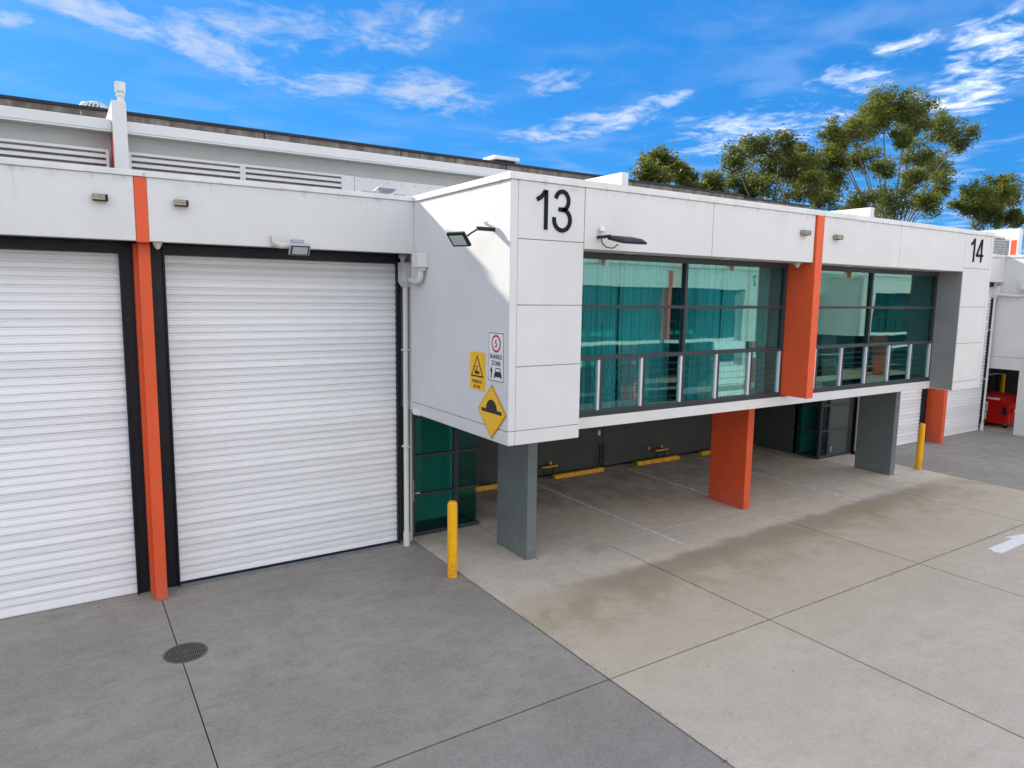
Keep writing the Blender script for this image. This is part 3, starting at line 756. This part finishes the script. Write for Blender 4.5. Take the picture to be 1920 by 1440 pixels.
# black floodlight on the sunlit side wall, lens down and out
f1 = floodlight('floodlight', 'black floodlight on an arm from the sunlit side wall left of number 13', (-.40, .80, 5.83), nbasis((-.62, -.30, -.72)), .33, .27, .08, 'black')
arm = MB().box(-.28, 0, .0, .05, 0, .05); 
a1 = obj('mounting_arm', MB().box(-.30, .0, .42, .47, 5.93, 5.985), 'black', None); a1.parent = f1; a1.matrix_parent_inverse = f1.matrix_basis.inverted()
a2 = obj('sensor', MB().tube([(0,.57,6.02),(-.06,.57,6.05),(-.09,.57,6.09)], [.02,.03,.035], 10), 'sign_white', None); a2.parent = f1; a2.matrix_parent_inverse = f1.matrix_basis.inverted()
a3 = obj('yoke', MB().tube([(-.28,.445,5.955),(-.33,.56,5.9),(-.36,.62,5.86)], .016, 8), 'black', None); a3.parent = f1; a3.matrix_parent_inverse = f1.matrix_basis.inverted()
# black floodlight above the number 13 window, seen edge-on
f2 = floodlight('floodlight', 'flat black floodlight above the window right of number 13', (1.86, -.42, 5.86), nbasis((0, .20, -.98)), .50, .36, .075, 'black')
for nm, mb, mt in (('mounting_arm', MB().box(1.60, 1.645, -.30, 0, 5.885, 5.93), 'black'),
                   ('sensor', MB().tube([(1.66,-.02,5.93),(1.66,-.05,5.99)], .018, 8), 'sign_white'),
                   ('sensor_globe', MB().tube([(1.66,-.05,5.985),(1.66,-.05,6.0),(1.66,-.05,6.04),(1.66,-.05,6.075)], [.02,.045,.045,.02], 14), 'sign_white'),
                   ('cable', MB().tube([(1.66,-.03,5.93),(1.66,-.06,5.82),(1.70,-.12,5.75),(1.78,-.18,5.74),(1.83,-.25,5.80)], .009, 6), 'rubber')):
    o = obj(nm, mb, mt, None, smooth=nm != 'mounting_arm'); o.parent = f2; o.matrix_parent_inverse = f2.matrix_basis.inverted()
# grey floodlight above the roller door
f3 = floodlight('floodlight', 'grey floodlight with cream bracket over the roller door', (-2.17, 3.0, 5.70), nbasis((0, -.8, -.6)), .33, .20, .12, 'lamp_grey')
for nm, mb, mt in (('wall_bracket', MB().box(-2.55, -2.46, 3.19, 3.265, 5.74, 5.90), 'bracket'), ('knuckle', MB().tube([(-2.50,3.2,5.78),(-2.44,3.12,5.74),(-2.34,3.05,5.735),(-2.28,3.02,5.735)], [.045,.05,.04,.03], 12), 'bracket'),
                   ('driver_box', MB().box(-2.27, -2.07, 3.03, 3.13, 5.80, 5.845), 'lamp_grey')):
    o = obj(nm, mb, mt, None); o.parent = f3; o.matrix_parent_inverse = f3.matrix_basis.inverted()
# floodlight lying on the parapet
f4 = floodlight('floodlight', 'silver floodlight lying flat on the parapet above the downpipe', (-.52, 3.36, 6.80), nbasis((0, .15, .99)), .34, .26, .06, 'lamp_grey')
for nm, mb in (('mounting_arm', MB().box(-1.0, -.69, 3.30, 3.35, 6.745, 6.765)), ('mounting_arm', MB().box(-.35, -.14, 3.3, 3.35, 6.745, 6.765)), ('aerial', MB().tube([(-.52,3.4,6.82),(-.52,3.4,6.93)], .008, 6))):
    o = obj(nm, mb, 'lamp_grey', None); o.parent = f4; o.matrix_parent_inverse = f4.matrix_basis.inverted()
def wall_light(label, x, y, z, first=[None]):
    if first[0] is None:
        T = thing('wall_light', label, 'wall light', (x, y, z), 0, 'small brick shaped wall lights on the fascia')
        bx('light_body', T, (-.095, .095, -.11, 0, -.045, .045), 'rubber', .004)
        bx('front_strip', T, (-.098, .06, -.116, -.111, .005, .04), 'beige'); bx('front_strip', T, (-.098, .06, -.116, -.111, -.035, .0), 'beige')
        bx('side_strip', T, (-.099, -.0955, -.11, -.01, -.04, .04), 'beige')
        first[0] = T
    else:
        T = copy_tree(first[0]); T.location = (x, y, z); T['label'] = label
    return T
wall_light('wall light on the white fascia just left of the long orange post', -4.93, 3.27, 6.30)
wall_light('wall light on the white fascia just right of the long orange post', -3.87, 3.27, 6.305)
wall_light('wall light on the fascia just left of the fin between 13 and 14', 6.80, 0, 6.275)
wall_light('wall light on the fascia just right of the fin between 13 and 14', 7.88, 0, 6.25)
def sensor(x, y, z, label):
    T = thing('camera_dome', label, 'camera', (x, y, z))
    bx('dome_base', T, (-.06, .06, -.06, .06, -.03, 0), 'bracket')
    obj('dome', MB().tube([(0,0,-.03),(0,-.01,-.06),(0,-.02,-.10)], [.055,.05,.02], 12), 'bracket', T, smooth=True)
sensor(-4.20, 3.42, 5.715, 'small cream camera under the fascia beside the long orange post')
sensor(7.06, .28, 5.72, 'small white camera under the soffit beside the orange fin')
for x, lab in ((2.6, 'round white soffit light above the left pane of the nearer big window'), (5.0, 'round white soffit light above the right pane of the nearer big window'), (8.9, 'round white soffit light above the left pane of the farther big window'), (11.4, 'round white soffit light above the right pane of the farther big window')):
    T = thing('soffit_light', lab, 'soffit light', (x, .34, 5.722), 0, 'soffit lights over the windows')
    obj('rim', disc(.045, .08, -.015, -.001, 20), 'sign_white', T); obj('lamp_face', MB().tube([(0,0,-.008),(0,0,-.001)], .045, 20), 'lens', T)

# ------------------------------------------------------------------ rainwater pipes
def rain_pipe(label, x, y, side_x, hz=5.1, shift=0):
    T = thing('downpipe', label, 'downpipe', (x, y, 0), 0, 'white downpipes with rainwater heads')
    obj('pipe', MB().tube([(0,0,.28),(0,0,5.12)], .05, 16), 'pipe', T, smooth=True)
    obj('shoe', MB().tube([(0,0,0.0),(0,0,.28)], .066, 16), 'pipe', T, smooth=True)
    for z in (2.0, 3.9): bx('pipe_clip', T, (-.058, .058, -.058, .1, z, z+.03), 'pipe')
    bx('rainwater_head', T, (-.10, .12, -.115, .12, 5.21, 5.58), 'pipe', .006)
    hp = MB(); hp.v = [(-.10,-.115,5.209),(.12,-.115,5.209),(.12,.12,5.209),(-.10,.12,5.209),(-.045,-.05,5.11),(.06,-.05,5.11),(.06,.06,5.11),(-.045,.06,5.11)]
    hp.f = [(3,2,1,0),(0,1,5,4),(1,2,6,5),(2,3,7,6),(3,0,4,7),(4,5,6,7)]
    obj('head_outlet', hp, 'pipe', T)
    obj('upper_pipe', MB().tube([(-.05,0,5.57),(-.05,0,5.72)], .045, 16), 'pipe', T, smooth=True)
    bx('pipe_collar', T, (-.11, .01, -.06, .06, 5.66, 5.72), 'pipe')
    # branch from the side-wall scupper box
    sy = -.98
    bx('scupper_box', T, (side_x-.2, side_x, sy-.13, sy+.13, 5.46, 5.70), 'pipe', .006)
    bx('scupper_neck', T, (side_x-.15, side_x-.02, sy-.08, sy+.06, 5.40, 5.459), 'pipe', .004)
    sx = side_x-.09
    path = [(sx, sy, 5.41), (sx, sy, 5.33)]+[(sx, sy+.13-.13*math.cos(R(a)), 5.33-.11*math.sin(R(a))) for a in (20, 40, 60, 80)]+[(sx-.01, sy+.22, 5.215), (.02, -.1, 5.27)]
    obj('branch_pipe', MB().tube(path, [.052]*len(path), 16), 'pipe', T, smooth=True)
    return T
rain_pipe('white downpipe with square head in the corner right of the near roller door', .055, 3.78, -.057)
obj('conduit', MB().tube([(.19,.2,0),(.19,.2,2.7)], .018, 8), 'pipe', [o for o in bpy.data.objects if o.name == 'downpipe'][0])
rain_pipe('white downpipe with square head in the far corner before the red bin', 24.47, 3.93, .13)
T = thing('downpipe', 'plain white downpipe beside the far glazed lobby behind the grey pier', 'downpipe', (16.0, 3.98, 0))
obj('pipe', MB().tube([(0,0,.2),(0,0,5.7)], .055, 14), 'pipe', T, smooth=True)
obj('shoe', MB().tube([(0,0,.3),(0,-.01,.15),(0,-.1,.02)], [.06,.07,.07], 14), 'pipe', T, smooth=True)

# ------------------------------------------------------------------ bollards, wheel stops, small fittings
def bollard(label, x, y):
    T = thing('bollard', label, 'bollard', (x, y, 0), 0, 'yellow steel bollards')
    obj('post_tube', MB().tube([(0,0,0),(0,0,1.33),(0,0,1.36),(0,0,1.385)], [.088,.088,.08,.06], 28), 'yellow', T, smooth=True)
    obj('grout_ring', disc(.088, .115, 0, .006, 28), 'joint', T)
bollard('yellow bollard in front of the near lobby beside the first grey pier', .10, 1.93)
bollard('yellow bollard in front of the far orange post', 15.78, 1.87)
def wheel_stop(label, x, y, L=1.75, first=[None]):
    if first[0] is None:
        T = thing('wheel_stop', label, 'wheel stop', (x, y, 0), 0, 'yellow wheel stops in the parking bays')
        b = MB().prism([(-L/2, -.08, .002), (-L/2, .08, .002), (-L/2, .05, .115), (-L/2, -.05, .115)], (L, 0, 0))
        obj('stop_bar', b, 'yellow', T, .01)
        for k in (-.55, .55): obj('bolt', MB().tube([(k,0,.115),(k,0,.122)], .02, 8), 'rubber', T)
        first[0] = T
    else:
        T = copy_tree(first[0]); T.location = (x, y, 0); T['label'] = label
wheel_stop('yellow wheel stop left of the first grey pier, half hidden', 3.0, 6.45)
wheel_stop('yellow wheel stop just right of the first grey pier', 6.5, 6.42)
wheel_stop('yellow wheel stop in the middle bay left of the orange pier', 9.55, 6.42)
wheel_stop('yellow wheel stop mostly hidden behind the orange pier', 12.3, 6.42)
def wall_tap(label, x):
    T = thing('yellow_rail', label, 'rail', (x, 6.75, 0), 0, 'small yellow rails on the car park wall')
    bx('rail_bar', T, (-.02, .5, -.22, -.18, .30, .34), 'yellow')
    bx('rail_leg', T, (.02, .05, -.21, -.19, 0, .30), 'black'); bx('rail_leg', T, (.34, .37, -.21, -.19, 0, .30), 'black')
    for k in (-.22, .32): obj('valve_cap', MB().tube([(k,-.10,.36),(k,-.10,.44)], .04, 10), 'yellow', T)
    bx('pipe_run', T, (-.24, .34, -.12, -.10, .34, .36), 'black')
wall_tap('small yellow rail and caps behind the middle wheel stop', 9.6); wall_tap('small yellow rail just right of the first grey pier', 5.35)
T = thing('wall_bracket_frame', 'black tubular bracket below a white switch on the dark car park wall', 'bracket', (7.48, 6.75, 0))
obj('frame_tube', MB().tube([(-.06,-.03,.05),(-.06,-.12,.3),(-.06,-.12,.7),(-.06,-.02,.74)], .016, 6), 'rubber', T)
obj('frame_tube', MB().tube([(.09,-.03,.05),(.09,-.12,.3),(.09,-.12,.7),(.09,-.02,.74)], .016, 6), 'rubber', T)
bx('cross_bar', T, (-.06, .09, -.13, -.11, .36, .39), 'rubber'); bx('switch_plate', T, (-.05, .03, -.02, 0, .98, 1.12), 'sign_white')

# dry leaves and grit blown against walls and joints
lm = MB(); lr = random.Random(5)
for k in range(260):
    m_ = lr.random()
    if m_ < .35: x, y = lr.uniform(-9, -.1), 3.85-abs(lr.gauss(0, .12))
    elif m_ < .6: x, y = .29+lr.gauss(0, .06), lr.uniform(-6, 3.8)
    elif m_ < .8: x, y = lr.uniform(2, 14), YC+lr.gauss(0, .05)
    else: x, y = lr.uniform(-6, 14), lr.uniform(-5, 3.4)
    a = lr.uniform(0, 6.28); L = lr.uniform(.010, .026); W = L*.45; z = .003 if not (y > YB and x > 2) else .003
    dx, dy = math.cos(a), math.sin(a); b = len(lm.v)
    lm.v += [(x-dx*L, y-dy*L, z), (x+dy*W, y-dx*W, z+.004), (x+dx*L, y+dy*L, z+.001), (x-dy*W, y+dx*W, z+.003)]; lm.f.append((b, b+1, b+2, b+3))
me = bpy.data.meshes.new('leaf_litter'); me.from_pydata(lm.v, [], lm.f)
o = obj('leaf_litter', me, 'bark', kind='stuff'); o['label'] = 'scattered dry leaves and grit on the concrete yard'; o['category'] = 'litter'

# ------------------------------------------------------------------ roof fittings
T = thing('vent_pipe', 'white vent pipe with wider cap on top of the party wall', 'vent pipe', (-4.42, 5.6, 8.19))
obj('pipe', MB().tube([(0,0,0),(0,0,.22)], .055, 18), 'cap', T, smooth=True); obj('collar', MB().tube([(0,0,.10),(0,0,.16)], .068, 18), 'cap', T, smooth=True); obj('cap', MB().tube([(0,0,.175),(0,0,.33)], .085, 18), 'cap', T, smooth=True)
T = thing('roof_ventilator', 'round white turbine ventilator peeking over the roof edge left of the vent pipe', 'ventilator', (-4.62, 10.0, 8.5))
obj('throat', MB().tube([(0,0,0),(0,0,.3)], .2, 20), 'cap', T, smooth=True)
for k in range(24):
    a = 2*math.pi*k/24
    pts = [(r*math.cos(a+t), r*math.sin(a+t), z) for r, z, t in ((.2,.3,0),(.29,.38,.1),(.3,.46,.2),(.24,.55,.3),(.08,.6,.4))]
    obj('vane', MB().tube(pts, .014, 4), 'cap', T)
obj('turbine_core', MB().tube([(0,0,.3),(0,0,.42),(0,0,.55)], [.18,.24,.1], 16), 'joint', T)
T = thing('roof_cowl', 'white lidded black roof cowl just left of the corner above number 13', 'roof vent', (5.8, 9.6, 8.5))
bx('cowl_base', T, (-.33, .36, -.2, .3, 0, .42), 'dark_cap'); bx('cowl_lid', T, (-.42, .45, -.3, .4, .42, .53), 'cap', .015)
def ac(x, y, label):
    T = thing('air_conditioner', label, 'air conditioner', (x, y, 6.45), 0, 'air conditioners at the far right roof edge')
    bx('casing', T, (0, .95, 0, .35, .2, 1.1), 'bracket', .01)
    gm = MB()
    for i in range(9): gm.box(.08+i*.1, .095+i*.1, -.02, -.005, .3, 1.0)
    for i in range(7): gm.box(.06, .9, -.012, -.001, .32+i*.1, .335+i*.1)
    obj('fan_grille', gm, 'cap', T); bx('fan_recess', T, (.06, .9, -.004, -.0005, .29, 1.02), 'rubber')
    sg = MB()
    for i in range(10): sg.box(-.014, -.001, .04, .31, .28+i*.08, .32+i*.08)
    obj('coil_fins', sg, 'grille', T); bx('stand', T, (.05, .9, .05, .3, 0, .2), 'rubber')
ac(25.3, 4.5, 'air conditioner at the far right roof edge beside number 14'); ac(26.7, 4.9, 'second air conditioner behind the first at the far right roof edge')

# ------------------------------------------------------------------ red bin in the far bay
T = thing('waste_bin', 'red wheeled waste bin with sloped lid in the far dark bay', 'bin', (25.72, 3.55, 0), R(0))
bm_ = MB(); bm_.v = [(0,0,.16),(1.25,0,.16),(1.25,1.0,.16),(0,1.0,.16),(-.06,-.05,.95),(1.31,-.05,.95),(1.31,1.08,1.15),(-.06,1.08,1.15)]
bm_.f = [(3,2,1,0),(4,5,6,7),(0,1,5,4),(1,2,6,5),(2,3,7,6),(3,0,4,7)]
obj('bin_body', bm_, 'red', T, .02)
ld = MB(); ld.prism([(-.1,-.08,.955),(-.1,1.1,1.155),(-.1,1.1,1.30),(-.1,.45,1.26),(-.1,-.08,1.02)], (1.45,0,0))
obj('bin_lid', ld, 'red', T, .015)
bx('lifting_pocket', T, (-.09, -.03, .05, .2, .55, .85), 'rubber'); bx('lifting_pocket', T, (.1, 1.1, -.12, -.06, .62, .8), 'red', .01)
bx('sticker', T, (-.075, -.066, .72, .98, .62, 1.0), 'sign_white'); bx('sticker', T, (-.06, -.045, .75, .98, .28, .58), 'sign_white'); bx('sticker', T, (.2, .75, -.125, -.121, .65, .77), 'sign_white'); bx('sticker', T, (-.112, -.102, .3, .75, 1.12, 1.2), 'sign_white')
bx('sticker_badge', T, (-.085, -.0755, .78, .92, .74, .9), 'lamp_grey')
for x, y in ((.12, .12), (1.1, .12), (.12, .85), (1.1, .85)):
    obj('castor', MB().tube([(x-.03,y,.08),(x+.03,y,.08)], .08, 14), 'rubber', T); bx('castor_fork', T, (x-.04, x+.04, y-.02, y+.02, .1, .16), 'silver')
T = thing('yellow_post', 'thin yellow post standing behind the red bin', 'post', (27.6, 4.6, 0)); bx('post_tube', T, (-.06, .06, -.06, .06, 0, 2.0), 'yellow', .01)
T = thing('metal_shelf', 'grey sheet metal bench with dark legs in shade behind the red bin', 'shelf', (27.2, 4.9, 0))
bx('shelf_top', T, (-.9, .7, -.1, 1.2, 1.95, 2.0), 'lamp_grey')  # flat grey shelf on legs, standing for a silver sheet
for x in (-.8, .6):
    for y in (0, 1.1): bx('leg', T, (x-.03, x+.03, y-.03, y+.03, 0, 1.95), 'rubber')

# ------------------------------------------------------------------ opposite building (seen in the windows)
def opposite(label, x0, num):
    T = thing('warehouse_building', label, 'building', (x0, -17.0, -.25), math.pi)
    box_unit(T, False, num)
    for a, b, mt in ((1.66, 1.875, 'pier'), (7.88, 8.10, 'orange'), (14.24, 14.47, 'pier')): bx('pier', T, (a, b, 1.88, 2.96, .25, 2.75), mt)
    bx('undercroft_wall', T, (-.2, 14.9, 6.75, 6.9, .25, 2.75), 'dark_wall')
    bx('backing_wall', T, (.13, 14.6, 4.62, 4.8, 2.94, 6.3), 'shadegrey')
    door_bay(T, 0, 3.27, [(-4.05, -.05, {}), (-8.9, -4.69, {})], (-4.49, -4.325), -10.72, joined=True)
    bx('upper_wall', T, (-10.7, 14.7, 6.1, 6.3, 6.4, 7.72), 'shadegrey'); bx('hood', T, (-10.7, 14.7, 5.65, 9, 7.722, 7.9), 'white')
    for x in (-4.57, 6.93): bx('party_wall_fin', T, (x, x+.22, 5.5, 9, 6.4, 8.19), 'white'); bx('party_wall_face', T, (x+.22, x+.226, 5.55, 6.1, 6.4, 7.7), 'orange')
    for k in range(8): bx('louvre_blade', T, (-10.6, 14.6, 5.84, 5.93, 7.3-k*.105, 7.35-k*.105), 'white')
    bx('roof_deck', T, (-10.7, 14.7, 3.6, 9, 6.38, 6.42), 'roof')
    bx('precast_panel', T, (-10.7, 14.7, 9.0, 9.2, 0.25, 8.72), 'precast')
opposite('white warehouse building opposite with number 2, seen reflected in the windows', 29.1, [('2', .40, 5.97)])
opposite('farther white warehouse building opposite with number 1, seen reflected in the windows', 54.55, [('1', 13.9, 5.97)])
opposite('nearer white warehouse building across the yard behind the viewer', 3.65, [])

# ------------------------------------------------------------------ trees behind the roofs
def ray(x, y): return (fwd + CR*((x-960)/FPX) - CU*((y-720)/FPX))
def at_y(x, y, Y):
    d = ray(x, y); t = (Y-CP.y)/d.y; return CP+d*t, t
def gum_tree(label, clusters, Y, mat, base_px, dens=1.0, leaf=.185, spread=1.06):
    """clusters: (px, py, rx, ry) measured at distance Y -> real positions in metres"""
    rnd = random.Random(hash(base_px) % 1000+len(clusters))
    bp, t = at_y(base_px, 560, Y); base = Vector((bp.x, Y, 0))
    T = thing('gum_tree', label, 'tree', tuple(base), 0, 'gum trees beyond the roofs')
    crown = MB(); wood = MB()
    cs = []
    for (cx, cy, rx, ry) in clusters:
        p, t = at_y(cx, cy, Y+rnd.uniform(-2.5, 2.5)); cs.append((p-base, rx*spread*t/FPX, ry*spread*t/FPX))
    top = max(c[0].z for c in cs); low = min(c[0].z for c in cs)
    fork = Vector((0, 0, max(2.5, low*.55)))
    wood.tube([(0,0,0), (.1,0,fork.z*.5), tuple(fork)], [top*.017, top*.014, top*.012], 8)
    for c, rx, rz in cs:
        lean = Vector((c.x*.35+rnd.uniform(-.5,.5), c.y*.4, fork.z+(c.z-fork.z)*.5))
        mid2 = Vector((c.x*.8+rnd.uniform(-.3,.3), c.y*.8, c.z-rz*.9))
        r0 = top*.0045
        # smooth curve fork -> lean -> mid2 -> c
        P4 = [fork, lean, mid2, c]; pts = []
        for i in range(9):
            s = i/8; q = (1-s)**3*P4[0]+3*(1-s)**2*s*P4[1]+3*(1-s)*s*s*P4[2]+s**3*P4[3]; pts.append(tuple(q+Vector((rnd.uniform(-.08,.08),)*3)))
        wood.tube(pts, [r0*(1-.8*i/8) for i in range(9)], 6)
        nsub = int(24*dens*max(1, rx/1.6))
        for k in range(nsub):
            while True:
                v = Vector((rnd.uniform(-1,1), rnd.uniform(-1,1), rnd.uniform(-1,1)))
                if v.length < rnd.uniform(.75, 1.25): break
            sc_ = Vector((v.x*rx, v.y*rx, v.z*rz+.15*rz)); sp = c+sc_
            wood.tube([tuple(c+Vector((0,0,-rz*.5))), tuple(c+sc_*.5+Vector((0,0,-.2))), tuple(sp)], [r0*.3, r0*.2, r0*.08], 4, cap=False)
            cr = rnd.uniform(.2, .46)*min(rx, rz)+.2
            nl = int(92*dens*(cr/.7)**1.6)+14
            for j in range(nl):
                while True:
                    u = Vector((rnd.uniform(-1,1), rnd.uniform(-1,1), rnd.uniform(-.75,.75)))
                    if u.length < 1: break
                q = sp+u*cr*(1 if rnd.random() < .82 else 1.9)
                a = rnd.uniform(0, math.pi*2); dr = rnd.uniform(-.9, .2)
                d1 = Vector((math.cos(a)*math.cos(dr), math.sin(a)*math.cos(dr), math.sin(dr)))
                d2 = d1.cross(Vector((rnd.uniform(-1,1), rnd.uniform(-1,1), rnd.uniform(.2,1)))).normalized()
                L = leaf*rnd.uniform(.7, 1.3); W = L*.30
                b = len(crown.v)
                crown.v += [tuple(q-d1*L), tuple(q+d2*W), tuple(q+d1*L), tuple(q-d2*W)]
                crown.f.append((b, b+1, b+2, b+3))
    me = bpy.data.meshes.new('crown'); me.from_pydata(crown.v, [], crown.f)
    obj('crown', me, mat, T)
    me = bpy.data.meshes.new('trunk'); me.from_pydata(wood.v, [], wood.f); obj('trunk', me, 'bark', T, smooth=False)
gum_tree('tallest gum tree with open crown, rising right of the second orange strip',
    [(1655,203,34,24),(1702,203,36,24),(1631,231,32,24),(1714,235,24,20),(1592,251,28,22),(1564,263,20,28),(1572,296,13,18),(1615,300,28,20),(1655,318,20,16),(1770,239,28,22),(1801,262,22,20),(1722,290,24,20),(1754,318,24,22),(1758,352,18,20),(1738,386,20,20),(1672,385,30,22),(1603,385,30,20),(1715,336,18,16),(1690,262,14,16)], 35, 'leaf', 1660, 1.0, .185, 1.15)
gum_tree('pale rounded gum tree just left of the tallest tree', [(1510,316,24,24),(1542,308,32,22),(1562,350,22,24),(1518,352,24,22),(1543,376,22,18)], 33, 'leaf', 1538, .95)
gum_tree('broad dark gum tree with two domes left of the pale tree', [(1413,281,24,24),(1461,277,26,24),(1378,301,20,24),(1382,338,28,24),(1437,312,32,30),(1476,320,24,26),(1498,292,16,18),(1437,355,34,20),(1487,358,22,20),(1405,362,20,16)], 36, 'leaf_dark', 1435, .9)
gum_tree('small low gum tree left of the broad dark tree', [(1336,344,16,16),(1344,362,14,12),(1313,353,7,6)], 34, 'leaf_dark', 1338, 1.2)
gum_tree('little dark gum tree beside the round one', [(1287,335,15,16),(1290,355,13,14)], 32, 'leaf_dark', 1288, 1.2)
gum_tree('round dense gum tree nearest the vent lid above the fascia', [(1235,304,30,20),(1212,324,18,20),(1258,324,20,20),(1235,335,26,14)], 30, 'leaf_dark', 1236, 1.0)
gum_tree('gum tree above number 14 at the right picture edge', [(1869,352,32,20),(1893,372,20,18),(1828,368,26,20),(1812,395,24,16),(1857,408,34,18),(1873,382,20,14),(1843,390,20,14)], 30, 'leaf', 1856, 1.0)
gum_tree('low sprig of gum foliage at the far right edge', [(1905,414,13,10),(1898,404,8,8)], 28, 'leaf_dark', 1903, 1.2)
